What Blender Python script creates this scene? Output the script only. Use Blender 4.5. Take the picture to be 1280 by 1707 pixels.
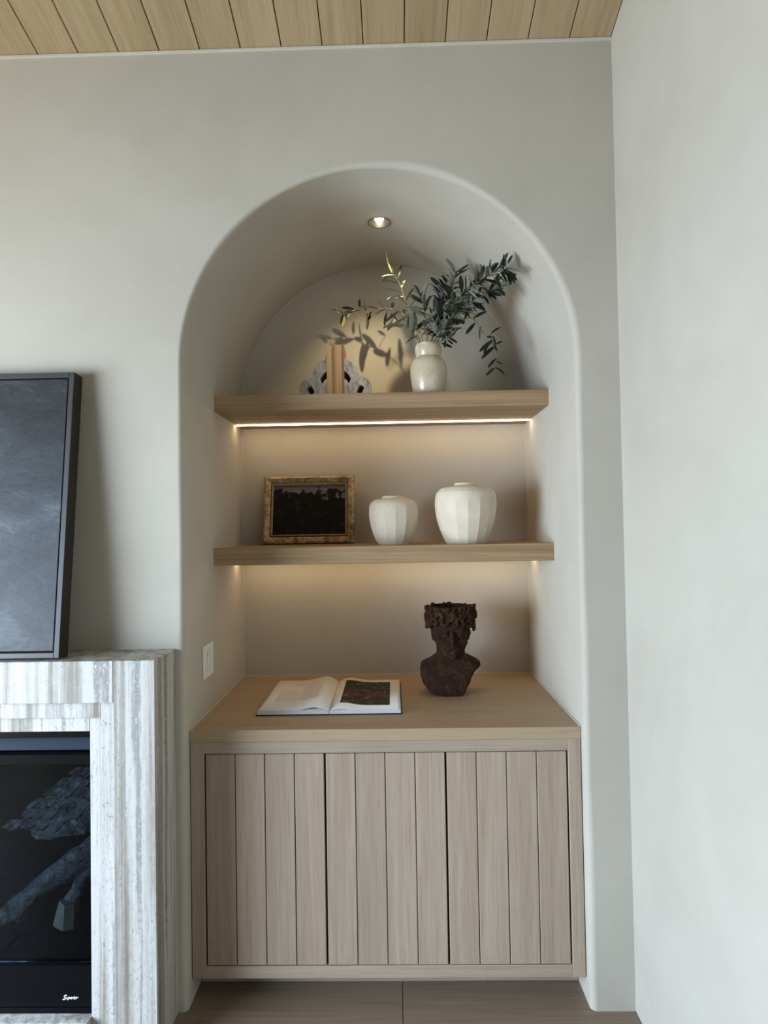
import bpy, bmesh, math, random
from mathutils import Vector, Matrix, noise

for o in list(bpy.data.objects):
    bpy.data.objects.remove(o, do_unlink=True)
scene = bpy.context.scene
COL = scene.collection
PI = math.pi

# ------------------------------------------------------------------ camera
cam_d = bpy.data.cameras.new('camera')
cam = bpy.data.objects.new('camera', cam_d)
COL.objects.link(cam)
cam_d.sensor_fit = 'HORIZONTAL'
cam_d.sensor_width = 36.0
cam_d.lens = 1050.0 / 1280.0 * 36.0
cam_d.clip_start = 0.05
_r = Vector((0.9996844, 0.0186810, -0.0167948))
_u = Vector((0.0172153, -0.0225835, 0.9995967))
_f = Vector((-0.0182942, 0.9995704, 0.0228980))
cam.matrix_world = Matrix(((_r.x, _u.x, -_f.x, 0.049335),
                           (_r.y, _u.y, -_f.y, -2.054015),
                           (_r.z, _u.z, -_f.z, 1.525015),
                           (0, 0, 0, 1)))
scene.camera = cam

# ------------------------------------------------------------------ daylight
world = bpy.data.worlds.new('daylight')
scene.world = world
world.use_nodes = True
bg = world.node_tree.nodes['Background']
bg.inputs['Color'].default_value = (0.80, 0.90, 1.0, 1)
bg.inputs['Strength'].default_value = 0.06

def area(name, loc, target, sx, sy, power, color):
    l = bpy.data.lights.new(name, 'AREA')
    l.shape = 'RECTANGLE'
    l.size = sx
    l.size_y = sy
    l.energy = power
    l.color = color
    o = bpy.data.objects.new(name, l)
    COL.objects.link(o)
    o.location = loc
    d = Vector(target) - Vector(loc)
    o.rotation_euler = d.to_track_quat('-Z', 'Y').to_euler()
    return o

# tall patio doors in the left side of the room: blue sky light falling in, warmer light bounced up off the terrace
area('patio_door_sky', (-3.3, -2.05, 1.10), (0.0, -1.3, -1.9), 2.3, 2.0, 352, (0.545, 0.745, 1.0))
area('patio_door_bounce', (-3.32, -2.05, 1.15), (0.0, -1.0, 2.6), 2.3, 2.1, 86, (1.0, 0.91, 0.66))

vs = scene.view_settings
vs.view_transform = 'Standard'
vs.look = 'None'
vs.gamma = 1.0
vs.use_curve_mapping = False
vs.exposure = 0.0

# ------------------------------------------------------------------ tagging
def tag(o, label, cat, group=None):
    o['label'] = label
    o['category'] = cat
    if group:
        o['group'] = group
    return o

def empty(name, loc=(0, 0, 0), rotz=0.0):
    o = bpy.data.objects.new(name, None)
    o.empty_display_size = 0.05
    COL.objects.link(o)
    o.location = loc
    o.rotation_euler = (0, 0, rotz)
    return o

# ------------------------------------------------------------------ mesh helpers
def link(name, me, mat=None, parent=None, loc=None, rot=None, smooth=False):
    o = bpy.data.objects.new(name, me)
    COL.objects.link(o)
    if mat is not None:
        me.materials.clear()
        me.materials.append(mat)
    if smooth:
        me.polygons.foreach_set('use_smooth', [True] * len(me.polygons))
    if parent is not None:
        o.parent = parent
    if loc is not None:
        o.location = loc
    if rot is not None:
        o.rotation_euler = rot
    return o

def to_mesh(bm, name='mesh', normals=True):
    if normals:
        bmesh.ops.recalc_face_normals(bm, faces=bm.faces)
    me = bpy.data.meshes.new(name)
    bm.to_mesh(me)
    bm.free()
    return me

def add_box(bm, x0, x1, y0, y1, z0, z1, bev=0.0, seg=1):
    t = bmesh.new()
    bmesh.ops.create_cube(t, size=1.0)
    for v in t.verts:
        v.co = Vector((x0 + (v.co.x + .5) * (x1 - x0), y0 + (v.co.y + .5) * (y1 - y0), z0 + (v.co.z + .5) * (z1 - z0)))
    if bev > 0:
        bmesh.ops.bevel(t, geom=list(t.edges), offset=bev, segments=seg, affect='EDGES', profile=0.5)
    me = bpy.data.meshes.new('tmp')
    t.to_mesh(me)
    t.free()
    bm.from_mesh(me)
    bpy.data.meshes.remove(me)

def box(name, x0, x1, y0, y1, z0, z1, mat, parent=None, bev=0.002, seg=1, origin=None):
    """box in world (or parent) coordinates; origin put at its centre"""
    c = Vector(((x0 + x1) / 2, (y0 + y1) / 2, (z0 + z1) / 2)) if origin is None else Vector(origin)
    bm = bmesh.new()
    add_box(bm, x0 - c.x, x1 - c.x, y0 - c.y, y1 - c.y, z0 - c.z, z1 - c.z, bev, seg)
    return link(name, to_mesh(bm, name), mat, parent, c)

def lathe_bm(profile, seg=48, fac=None, cap0=True, cap1=False):
    """profile list of (r,z); fac(theta,z)->multiplier"""
    bm = bmesh.new()
    rings = []
    for r, z in profile:
        ring = []
        for i in range(seg):
            a = 2 * PI * i / seg
            m = fac(a, z) if fac else 1.0
            ring.append(bm.verts.new((r * m * math.cos(a), r * m * math.sin(a), z)))
        rings.append(ring)
    for k in range(len(rings) - 1):
        for i in range(seg):
            j = (i + 1) % seg
            bm.faces.new((rings[k][i], rings[k][j], rings[k + 1][j], rings[k + 1][i]))
    if cap0:
        bm.faces.new(list(reversed(rings[0])))
    if cap1:
        bm.faces.new(rings[-1])
    return bm

def tube_bm(pts, radii, seg=6, bm=None):
    bm = bm or bmesh.new()
    pts = [Vector(p) for p in pts]
    prev = None
    rings = []
    for i, p in enumerate(pts):
        if i == 0:
            d = pts[1] - p
        elif i == len(pts) - 1:
            d = p - pts[i - 1]
        else:
            d = pts[i + 1] - pts[i - 1]
        d.normalize()
        if prev is None:
            ref = Vector((0, 1, 0)) if abs(d.y) < .9 else Vector((1, 0, 0))
            a = d.cross(ref).normalized()
        else:
            a = (prev - d * prev.dot(d)).normalized()
        prev = a
        b = d.cross(a)
        r = radii[i] if isinstance(radii, (list, tuple)) else radii
        rings.append([bm.verts.new(p + a * (r * math.cos(2 * PI * k / seg)) + b * (r * math.sin(2 * PI * k / seg))) for k in range(seg)])
    for i in range(len(rings) - 1):
        for k in range(seg):
            j = (k + 1) % seg
            bm.faces.new((rings[i][k], rings[i][j], rings[i + 1][j], rings[i + 1][k]))
    bm.faces.new(list(reversed(rings[0])))
    bm.faces.new(rings[-1])
    return bm

def smooth_path(pts, n):
    """Catmull-Rom through pts, n samples per span"""
    P = [Vector(p) for p in pts]
    P = [P[0] * 2 - P[1]] + P + [P[-1] * 2 - P[-2]]
    out = []
    for i in range(1, len(P) - 2):
        for k in range(n):
            t = k / n
            a, b, c, d = P[i - 1], P[i], P[i + 1], P[i + 2]
            out.append(0.5 * ((2 * b) + (c - a) * t + (2 * a - 5 * b + 4 * c - d) * t * t + (3 * b - a - 3 * c + d) * t * t * t))
    out.append(P[-2])
    return out

def prism_bm(poly, y0, y1, bm=None):
    """poly in (x,z) extruded from y0 to y1"""
    bm = bm or bmesh.new()
    a = [bm.verts.new((x, y0, z)) for x, z in poly]
    b = [bm.verts.new((x, y1, z)) for x, z in poly]
    n = len(poly)
    bm.faces.new(a)
    bm.faces.new(list(reversed(b)))
    for i in range(n):
        j = (i + 1) % n
        bm.faces.new((a[j], a[i], b[i], b[j]))
    return bm

# ------------------------------------------------------------------ materials
class NT:
    def __init__(s, name):
        s.m = bpy.data.materials.new(name)
        s.m.use_nodes = True
        s.t = s.m.node_tree
        s.b = s.t.nodes['Principled BSDF']
        s.out = s.t.nodes['Material Output']
    def n(s, kind, **kw):
        x = s.t.nodes.new(kind)
        for k, v in kw.items():
            if k.startswith('i_'):
                x.inputs[k[2:].replace('_', ' ')].default_value = v
            else:
                setattr(x, k, v)
        return x
    def l(s, a, b):
        s.t.links.new(a, b)
    def set(s, **kw):
        for k, v in kw.items():
            s.b.inputs[k.replace('_', ' ')].default_value = v
    def coord(s, scale=(1, 1, 1), rand=True, rot=(0, 0, 0), kind='Object'):
        tc = s.n('ShaderNodeTexCoord')
        src = tc.outputs[kind]
        if rand:
            oi = s.n('ShaderNodeObjectInfo')
            mul = s.n('ShaderNodeVectorMath', operation='SCALE')
            mul.inputs[0].default_value = (13.7, 29.3, 17.9)
            s.l(oi.outputs['Random'], mul.inputs['Scale'])
            ad = s.n('ShaderNodeVectorMath', operation='ADD')
            s.l(src, ad.inputs[0])
            s.l(mul.outputs[0], ad.inputs[1])
            src = ad.outputs[0]
        mp = s.n('ShaderNodeMapping')
        mp.inputs['Scale'].default_value = scale
        mp.inputs['Rotation'].default_value = rot
        s.l(src, mp.inputs['Vector'])
        return mp.outputs[0]
    def noise(s, vec, scale=5, detail=4, rough=.5, dist=0.0):
        x = s.n('ShaderNodeTexNoise')
        x.inputs['Scale'].default_value = scale
        x.inputs['Detail'].default_value = detail
        x.inputs['Roughness'].default_value = rough
        x.inputs['Distortion'].default_value = dist
        s.l(vec, x.inputs['Vector'])
        return x.outputs['Fac']
    def ramp(s, fac, stops, interp='LINEAR'):
        x = s.n('ShaderNodeValToRGB')
        cr = x.color_ramp
        cr.interpolation = interp
        while len(cr.elements) < len(stops):
            cr.elements.new(0.5)
        for e, (p, c) in zip(cr.elements, stops):
            e.position = p
            e.color = (*c, 1) if len(c) == 3 else c
        s.l(fac, x.inputs['Fac'])
        return x.outputs['Color']
    def mix(s, fac, a, b, mode='MIX'):
        x = s.n('ShaderNodeMix', data_type='RGBA', blend_type=mode)
        for val, sock in ((fac, x.inputs[0]), (a, x.inputs[6]), (b, x.inputs[7])):
            if hasattr(val, 'is_linked'):
                s.l(val, sock)
            elif isinstance(val, (int, float)):
                sock.default_value = val
            else:
                sock.default_value = (*val, 1)
        return x.outputs[2]
    def math(s, op, a, b=0.0):
        x = s.n('ShaderNodeMath', operation=op)
        for val, sock in ((a, x.inputs[0]), (b, x.inputs[1])):
            if hasattr(val, 'is_linked'):
                s.l(val, sock)
            else:
                sock.default_value = val
        return x.outputs[0]
    def bump(s, h, strength=.2, dist=.002):
        x = s.n('ShaderNodeBump')
        x.inputs['Strength'].default_value = strength
        x.inputs['Distance'].default_value = dist
        s.l(h, x.inputs['Height'])
        s.l(x.outputs[0], s.b.inputs['Normal'])
    def color(s, c):
        s.l(c, s.b.inputs['Base Color'])

def plaster(name, c0, c1, seed=0.0):
    k = NT(name)
    v = k.coord((1, 1, 1), rand=False)
    a = k.noise(v, 1.3, 5, .55, .8)
    b = k.noise(v, 7, 4, .6, .3)
    f = k.math('ADD', k.math('MULTIPLY', a, .75), k.math('MULTIPLY', b, .25))
    k.color(k.ramp(f, [(.32, c0), (.68, c1)]))
    k.set(Roughness=.88)
    k.b.inputs['Specular IOR Level'].default_value = .2
    h = k.noise(v, 16, 6, .6, .2)
    k.bump(h, .12, .006)
    return k.m

def oak(name, axis, dark, mid, light, var=.12, rough=.55, sc=1.0, contrast=1.0, across=15.0):
    k = NT(name)
    ax = 'XYZ'.index(axis)
    s1 = [across * sc] * 3
    s1[ax] = .8 * sc
    v = k.coord(tuple(s1))
    s2 = [170.0] * 3
    s2[ax] = 6.0
    v2 = k.coord(tuple(s2))
    a = k.noise(v, 1.0, 4, .5, .9)
    s3 = [across * 3.2 * sc] * 3
    s3[ax] = 1.1 * sc
    v3 = k.coord(tuple(s3))
    g = k.noise(v3, 1.0, 5, .6, 1.6)
    f = k.math('ADD', k.math('MULTIPLY', a, .55), k.math('MULTIPLY', g, .45))
    lo, hi = .5 - .22 / contrast, .5 + .22 / contrast
    base = k.ramp(f, [(lo, dark), (.5, mid), (hi, light)])
    p = k.noise(v2, 1.0, 3, .6, .2)
    pores = k.ramp(p, [(.34, (.80, .77, .74)), (.50, (1, 1, 1))])
    c = k.mix(.6, base, pores, 'MULTIPLY')
    oi = k.n('ShaderNodeObjectInfo')
    rv = k.math('ADD', k.math('MULTIPLY', oi.outputs['Random'], 2 * var), 1 - var)
    cmb = k.n('ShaderNodeCombineColor')
    for i in range(3):
        k.l(rv, cmb.inputs[i])
    c = k.mix(1.0, c, cmb.outputs[0], 'MULTIPLY')
    k.color(c)
    k.set(Roughness=rough)
    k.b.inputs['Specular IOR Level'].default_value = .3
    k.bump(p, .15, .0008)
    return k.m

def travertine(name, axis='Z'):
    k = NT(name)
    ax = 'XYZ'.index(axis)
    def sc(a, b):
        q = [a] * 3
        q[ax] = b
        return tuple(q)
    band = k.noise(k.coord(sc(19, .34)), 1.0, 3, .55, .25)            # broad bands along the bedding
    vein = k.noise(k.coord(sc(55, 1.3)), 1.0, 6, .6, .6)             # thin veins
    cloud = k.noise(k.coord(sc(34, 20)), 1.0, 6, .7, 1.2)
    f = k.math('ADD', k.math('ADD', k.math('MULTIPLY', band, .62), k.math('MULTIPLY', vein, .28)), k.math('MULTIPLY', cloud, .10))
    c = k.ramp(f, [(.37, (.20, .172, .14)), (.43, (.31, .285, .25)), (.475, (.43, .41, .38)), (.52, (.53, .515, .485)), (.56, (.50, .485, .46)), (.59, (.28, .272, .26)), (.66, (.23, .222, .213))])
    ln = k.ramp(vein, [(.470, (0, 0, 0)), (.492, (1, 1, 1)), (.508, (1, 1, 1)), (.530, (0, 0, 0))])
    lm = k.mix(1.0, ln, k.ramp(cloud, [(.45, (0, 0, 0)), (.6, (1, 1, 1))]), 'MULTIPLY')
    c = k.mix(k.math('MULTIPLY', lm, .45), c, (.26, .245, .22))
    pit = k.noise(k.coord(sc(150, 75)), 1.0, 4, .7, 1.0)
    zone = k.ramp(k.noise(k.coord(sc(16, 1.6)), 1.0, 3, .5, .3), [(.44, (0, 0, 0)), (.54, (1, 1, 1))])
    pm = k.mix(1.0, k.ramp(pit, [(.585, (0, 0, 0)), (.635, (1, 1, 1))]), zone, 'MULTIPLY')
    c = k.mix(k.math('MULTIPLY', pm, .7), c, (.15, .135, .12))
    grey = k.ramp(f, [(.575, (0, 0, 0)), (.605, (1, 1, 1))])
    fl = k.mix(1.0, k.ramp(pit, [(.38, (1, 1, 1)), (.44, (0, 0, 0))]), grey, 'MULTIPLY')
    c = k.mix(k.math('MULTIPLY', fl, .85), c, (.58, .565, .545))
    k.color(c)
    k.set(Roughness=.5)
    k.bump(pm, -.5, .002)
    return k.m

def plain(name, col, rough=.5, metal=0.0, nvar=0.0, nscale=20, bump=0.0, spec=.5):
    k = NT(name)
    v = k.coord((1, 1, 1), rand=True)
    a = k.noise(v, nscale, 5, .6, .2)
    lo = tuple(max(0, c * (1 - nvar)) for c in col)
    hi = tuple(min(1, c * (1 + nvar)) for c in col)
    k.color(k.ramp(a, [(.3, lo), (.7, hi)]))
    k.set(Roughness=rough, Metallic=metal)
    k.b.inputs['Specular IOR Level'].default_value = spec
    if bump:
        k.bump(a, bump, .003)
    return k.m

def emit(name, col, strength):
    k = NT(name)
    k.set(Base_Color=(0, 0, 0, 1), Roughness=.6)
    k.b.inputs['Emission Color'].default_value = (*col, 1)
    k.b.inputs['Emission Strength'].default_value = strength
    return k.m

M = {}
M['plaster'] = plaster('limewash_plaster', (.445, .412, .35), (.515, .482, .415))
M['oak_ceiling'] = oak('ceiling_oak', 'Y', (.30, .212, .115), (.38, .283, .165), (.435, .337, .208), .07)
M['oak_shelf'] = oak('shelf_oak', 'X', (.24, .15, .078), (.345, .230, .125), (.43, .305, .180), .03, contrast=1.25, across=28.0)
M['oak_top'] = oak('counter_oak', 'X', (.36, .26, .165), (.405, .30, .195), (.45, .34, .23), .02, contrast=.8, across=9.0)
M['oak_board'] = oak('cabinet_oak_vertical', 'Z', (.315, .235, .172), (.375, .289, .22), (.435, .346, .27), .05, across=17.0, contrast=1.1)
M['oak_rail'] = oak('cabinet_oak_horizontal', 'X', (.315, .24, .18), (.375, .295, .228), (.435, .352, .28), .03, across=26.0)
M['floor'] = oak('floor_oak', 'X', (.165, .118, .082), (.215, .16, .116), (.26, .20, .15), .05, .4, .7)
M['travertine'] = travertine('silver_travertine')
M['gap'] = plain('shadow_gap_brown', (.05, .035, .022), .8, nvar=.1)
M['black'] = plain('black_metal', (.0025, .0032, .0042), .25, nvar=.15, spec=.10)
M['black_matte'] = plain('firebox_black', (.003, .0038, .005), .8, nvar=.3, spec=.08)
M['frame_dark'] = plain('charcoal_wood_frame', (.050, .050, .055), .45, nvar=.15, nscale=8)
M['frame_side'] = plain('dark_espresso_edge', (.020, .014, .010), .5, nvar=.2, nscale=8)
M['white_plastic'] = plain('white_plastic', (.80, .78, .74), .4, nvar=.02)
M['caulk'] = plain('pale_caulk', (.62, .58, .50), .7, nvar=.05)
M['bronze'] = plain('dark_bronze', (.018, .015, .013), .4, 0.0, nvar=.1)
M['led'] = emit('warm_led', (1.0, .73, .43), 21.0)
M['bulb'] = emit('warm_bulb', (1.0, .84, .56), 85.0)

# ================================================================== structure
R, ZC, YW, YB = .634, 2.06, -.04, .747       # arch radius, springing height, wall face, niche back
XR = .772                                     # right wall
ZT = 3.30
FX0, FX1, FZ0, FZ1 = -2.34, -.880, .086, .925   # firebox hole in the wall

def struct(o):
    o['kind'] = 'structure'
    return o

def build_back_wall():
    # profile left base -> arch -> right base : (x, z, nx, nz)
    prof = []
    zs = [0, .05, FZ0, .2, .35, .5, .7, FZ1, 1.0, 1.15, 1.3, 1.5, 1.7, 1.9]
    for z in zs:
        prof.append((-R, z, -1, 0))
    a0 = math.acos((.006 - .046) / R)
    a1 = math.acos((.006 + .046) / R)
    angs = [PI - (PI - a0) * i / 30 for i in range(31)] + [a1 * (1 - i / 30) for i in range(31)]
    hole_i = len(prof) + 30
    for a in angs:
        prof.append((R * math.cos(a), ZC + R * math.sin(a), math.cos(a), math.sin(a)))
    for z in reversed(zs):
        prof.append((R, z, 1, 0))
    # front face
    bm = bmesh.new()
    nb = 6
    rings = []
    for x, z, nx, nz in prof:
        r = .017 + .006 * noise.noise(Vector((x * 3 + 5, z * 3, 1.7)))
        w = .003 * noise.noise(Vector((x * 2.2, z * 2.2, 9.1)))
        ring = []
        for k in range(nb + 1):
            t = (PI / 2) * k / nb
            off = r * (1 - math.sin(t)) + w * (1 - k / nb)
            ring.append(bm.verts.new((x + nx * off, YW + r * (1 - math.cos(t)), z + nz * off)))
        rings.append(ring)
    for i in range(len(rings) - 1):
        for k in range(nb):
            f = bm.faces.new((rings[i][k], rings[i + 1][k], rings[i + 1][k + 1], rings[i][k + 1]))
            f.smooth = True
    XL = -3.6
    nz_ = len(zs)
    # left flank
    for i in range(nz_):
        za = prof[i][1]
        zb = prof[i + 1][1]
        va, vb = rings[i][0], rings[i + 1][0]
        if FZ0 - 1e-6 <= za and zb <= FZ1 + 1e-6:
            bm.faces.new((va, vb, bm.verts.new((FX1, YW, zb)), bm.verts.new((FX1, YW, za))))
            p = [bm.verts.new(c) for c in ((FX0, YW, za), (FX0, YW, zb), (XL, YW, zb), (XL, YW, za))]
            bm.faces.new(p)
        else:
            bm.faces.new((va, vb, bm.verts.new((XL, YW, vb.co.z)), bm.verts.new((XL, YW, va.co.z))))
    last = rings[nz_][0]
    bm.faces.new((last, bm.verts.new((last.co.x, YW, ZT)), bm.verts.new((XL, YW, ZT)), bm.verts.new((XL, YW, last.co.z))))
    # above the arch
    n_arc = len(angs)
    for i in range(nz_, nz_ + n_arc - 1):
        a, b = rings[i][0], rings[i + 1][0]
        bm.faces.new((a, b, bm.verts.new((b.co.x, YW, ZT)), bm.verts.new((a.co.x, YW, ZT))))
    # right flank
    first = rings[nz_ + n_arc - 1][0]
    bm.faces.new((first, bm.verts.new((XR, YW, first.co.z)), bm.verts.new((XR, YW, ZT)), bm.verts.new((first.co.x, YW, ZT))))
    for i in range(nz_ + n_arc - 1, len(prof) - 1):
        a, b = rings[i][0], rings[i + 1][0]
        bm.faces.new((a, b, bm.verts.new((XR, YW, b.co.z)), bm.verts.new((XR, YW, a.co.z))))
    bmesh.ops.remove_doubles(bm, verts=bm.verts, dist=1e-5)
    wall = struct(link('wall_back', to_mesh(bm, 'wall_back'), M['plaster']))
    # niche lining (reveal) with a hole for the spotlight, and niche back
    bm = bmesh.new()
    ys = [None, .06, .16, .294, .386, .5, .62, YB]
    grid = []
    for (x, z, nx, nz), ring in zip(prof, rings):
        pass
    for x, z, nx, nz in prof:
        r = .017 + .006 * noise.noise(Vector((x * 3 + 5, z * 3, 1.7)))
        grid.append([bm.verts.new((x, (YW + r if y is None else y), z)) for y in ys])
    for i in range(len(grid) - 1):
        for k in range(len(ys) - 1):
            if i == hole_i and k == 3:
                continue
            f = bm.faces.new((grid[i][k], grid[i + 1][k], grid[i + 1][k + 1], grid[i][k + 1]))
            f.smooth = True
    # square to circle collar round the spotlight
    c00, c10 = grid[hole_i][3].co.copy(), grid[hole_i + 1][3].co.copy()
    zc = lambda x: c00.z + (c10.z - c00.z) * (x - c00.x) / (c10.x - c00.x)
    n = 32
    inn, out = [], []
    for i in range(n):
        a = 2 * PI * i / n
        ca, sa = math.cos(a), math.sin(a)
        m = max(abs(ca), abs(sa))
        inn.append(bm.verts.new((.006 + .042 * ca, .34 + .042 * sa, zc(.006 + .042 * ca))))
        out.append(bm.verts.new((.006 + .046 * ca / m, .34 + .046 * sa / m, zc(.006 + .046 * ca / m))))
    for i in range(n):
        j = (i + 1) % n
        bm.faces.new((inn[i], inn[j], out[j], out[i]))
    link('niche_reveal', to_mesh(bm, 'niche_reveal'), M['plaster'], wall)
    bm = bmesh.new()
    vs_ = [bm.verts.new((x, YB, z)) for x, z, _, _ in prof]
    bm.faces.new(vs_)
    link('niche_back', to_mesh(bm, 'niche_back'), M['plaster'], wall)
    line = [(x * .9985, YB - .0012, z - (.001 if z > ZC else 0)) for x, z, _, _ in prof]
    link('corner_bead', to_mesh(tube_bm(line, .0014, 5), 'corner_bead'), M['caulk'], wall)
    return wall

build_back_wall()
struct(box('wall_right', XR, XR + .12, -4.6, YW + .3, 0, 4.6, M['plaster'], bev=0))

# sloped ceiling of oak boards: backing panel with separate boards
SL = math.atan(.275)
ceil_root = bpy.data.objects.new('ceiling', None)
bm = bmesh.new()
add_box(bm, -3.6, XR, -4.3, .06, .022, .06)
ceil_root = struct(link('ceiling', to_mesh(bm, 'ceiling'), M['gap'], None, (0, YW, 3.092), (-SL, 0, 0)))
pw = .13352
bm = bmesh.new()
add_box(bm, -pw / 2 + .0016, pw / 2 - .0016, -4.28, .02, 0, .018, .0012)
plank_me = to_mesh(bm, 'plank')
plank_me.materials.append(M['oak_ceiling'])
for k in range(32):
    x = .6379 + pw / 2 - k * pw
    o = bpy.data.objects.new('plank', plank_me)
    COL.objects.link(o)
    o.parent = ceil_root
    o.location = (x, 0, 0)

struct(box('trim_1', -3.6, XR - .001, YW - .005, YW, 3.0835, 3.0905, M['caulk'], bev=0))

# oak floor: screed below, wide boards on top
floor = struct(box('floor', -3.6, XR, -4.6, YB, -.05, -.012, M['gap'], bev=0, origin=(0, 0, 0)))
bw = .24
joints = {0: (-3.6, -1.93, .046, XR), 1: (-3.6, -2.5, -.82, XR), 2: (-3.6, -1.4, .33, XR)}
for row in range(-2, 19):
    y1 = .092 - row * bw
    y0 = y1 - bw
    js = joints[row % 3]
    for a, b in zip(js[:-1], js[1:]):
        yy1 = min(y1, YB)
        if yy1 - y0 < .02:
            continue
        box('floor_board', a + .0012, b - .0012, y0 + .0012, yy1 - .0012, -.012, 0, M['floor'], floor, bev=.001, origin=((a + b) / 2, (y0 + yy1) / 2, 0))

# ================================================================== cabinet
cab = empty('base_cabinet', (0, 0, 0))
tag(cab, 'pale oak built-in base cabinet with vertical tongue-and-groove doors under the arched niche', 'cabinet')
CW = .6315
box('carcass', -CW, CW, .022, .70, .078, .830, M['gap'], cab, bev=0)
box('toe_kick', -CW, CW, .094, .112, .001, .078, M['oak_rail'], cab, bev=0)
box('stile', -CW, -.5872, 0, .022, .0757, .8321, M['oak_board'], cab, .0012)
box('stile', .5905, CW, 0, .022, .0757, .8321, M['oak_board'], cab, .0012)
box('rail', -.5872, .5905, 0, .022, .7941, .8318, M['oak_rail'], cab, .0012)
box('rail', -.5872, .5905, 0, .022, .0757, .1150, M['oak_rail'], cab, .0012)
dw = (1.1777 - .004) / 3
bm = bmesh.new()
bwid = (dw - .004) / 4
add_box(bm, -bwid / 2 + .0013, bwid / 2 - .0013, 0, .018, 0, .6745, .0016, 1)
board_me = to_mesh(bm, 'door_board')
board_me.materials.append(M['oak_board'])
for d in range(3):
    x0 = -.5872 + .002 + d * dw
    door = box('door', x0 + .002, x0 + dw - .002, .017, .0215, .1175, .792, M['gap'], cab, bev=0, origin=(x0 + dw / 2, .0015, .1172))
    for k in range(4):
        o = bpy.data.objects.new('door_board', board_me)
        COL.objects.link(o)
        o.parent = door
        o.location = (-dw / 2 + .002 + bwid * (k + .5), 0, 0)

top = box('countertop', -.633, .633, -.002, YB, .8321, .8706, M['oak_top'], None, .0015)
tag(top, 'pale oak countertop carrying the open book and the dark bust', 'countertop')

box('caulk_bead', -.633, .633, YB - .003 - .3725, YB - .0005 - .3725, .0192, .0222, M['caulk'], top, 0)
for sgn in (-1, 1):
    box('caulk_bead', sgn * .6315 - .0015, sgn * .6315 + .0015, .002 - .3725, YB - .004 - .3725, .0192, .0222, M['caulk'], top, 0)
# ================================================================== shelves
def shelf(y0, z0, z1, label):
    s = empty('floating_shelf', (0, (y0 + YB) / 2, z0))
    tag(s, label, 'shelf', 'floating oak shelves in the niche')
    hy = (YB - y0) / 2
    box('board', -.633, .633, -hy, hy, 0, z1 - z0, M['oak_shelf'], s, .0012)
    for sgn in (-1, 1):
        box('caulk_bead', sgn * .6325 - .0015, sgn * .6325 + .0012, -hy - .0018, -hy + .002, -.001, z1 - z0 + .001, M['caulk'], s, 0)
        box('caulk_bead', sgn * .6325 - .0015, sgn * .6325 + .0012, -hy, hy - .001, -.002, .0005, M['caulk'], s, 0)
        box('caulk_bead', sgn * .6325 - .0015, sgn * .6325 + .0012, -hy, hy - .001, z1 - z0 - .0005, z1 - z0 + .002, M['caulk'], s, 0)
    ly = .632 - (y0 + YB) / 2
    box('light_strip', -.628, .628, ly - .006, ly + .006, -.004, .0005, M['led'], s, 0)
    return s
shelf(.308, 1.9703, 2.0297, 'upper floating oak shelf with a glowing light strip underneath, holding vase and bookends')
shelf(.280, 1.3891, 1.4535, 'lower floating oak shelf carrying the small framed picture and two faceted jars')

# ================================================================== recessed spotlight
sp = empty('recessed_spotlight', (.006, .34, 2.692))
tag(sp, 'small dark recessed downlight glowing in the curved top of the arch', 'spotlight')
prof = [(.0435, -.001), (.0415, -.0022), (.0400, .000), (.034, .055), (.028, .075), (.0, .0755)]
link('housing', to_mesh(lathe_bm(prof, 40, cap0=False), 'housing'), M['bronze'], sp, smooth=True)
bm = bmesh.new()
bmesh.ops.create_uvsphere(bm, u_segments=20, v_segments=12, radius=.0185)
link('bulb', to_mesh(bm, 'bulb'), M['bulb'], sp, (0, -.022, .011), smooth=True)
sl = bpy.data.lights.new('spot_beam', 'SPOT')
sl.energy = 17.0
sl.color = (1.0, .81, .48)
sl.spot_size = math.radians(76)
sl.spot_blend = 1.0
sl.shadow_soft_size = .008
so = bpy.data.objects.new('spot_beam', sl)
COL.objects.link(so)
so.parent = sp
so.location = (0, -.016, -.016)
so.rotation_euler = (Vector((-.045, .70, 2.10)) - Vector((.006, .34, 2.71))).to_track_quat('-Z', 'Y').to_euler()

# ================================================================== light switch
sw = empty('light_switch', (-.6335, .2, 1.057))
tag(sw, 'white wall switch on the left side of the niche above the counter', 'switch')
box('plate', 0, .006, -.058, .058, -.058, .058, M['white_plastic'], sw, .002, 2)
box('rocker_gap', .0055, .0064, -.0205, .0205, -.0365, .0365, M['caulk'], sw, 0)
rk = box('rocker', .0055, .0105, -.018, .018, -.034, .034, M['white_plastic'], sw, .0012, 1)
rk.rotation_euler = (0, math.radians(3.5), 0)

# ================================================================== fireplace surround
YM = -.2133
fs = empty('fireplace_surround', (-1.61, -.12, 0))
tag(fs, 'silver travertine fireplace surround with stepped edges under the large dark painting', 'fireplace')
def fbox(name, x0, x1, y0, y1, z0, z1, bev=.0015, mat='travertine'):
    return box(name, x0 + 1.61, x1 + 1.61, y0 + .12, y1 + .12, z0, z1, M[mat], fs, bev)
fbox('pilaster', -.7866, -.6635, YM, YW + .001, 0, 1.1445)
fbox('pilaster', -2.5565, -2.4334, YM, YW + .001, 0, 1.1445)
fbox('header', -2.4330, -.7870, YM, YW + .001, 1.0215, 1.1443)
fbox('step_header', -2.385, -.8350, -.190, YW + .001, .972, 1.0212)
fbox('step_jamb', -.8348, -.7870, -.190, YW + .001, 0, 1.0212)
fbox('step_jamb', -2.4330, -2.3852, -.190, YW + .001, 0, 1.0212)
fbox('inner_header', -2.341, -.8790, -.166, YW + .001, .925, .9718)
fbox('inner_jamb', -.8788, -.8352, -.166, YW + .001, 0, .9718)
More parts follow.
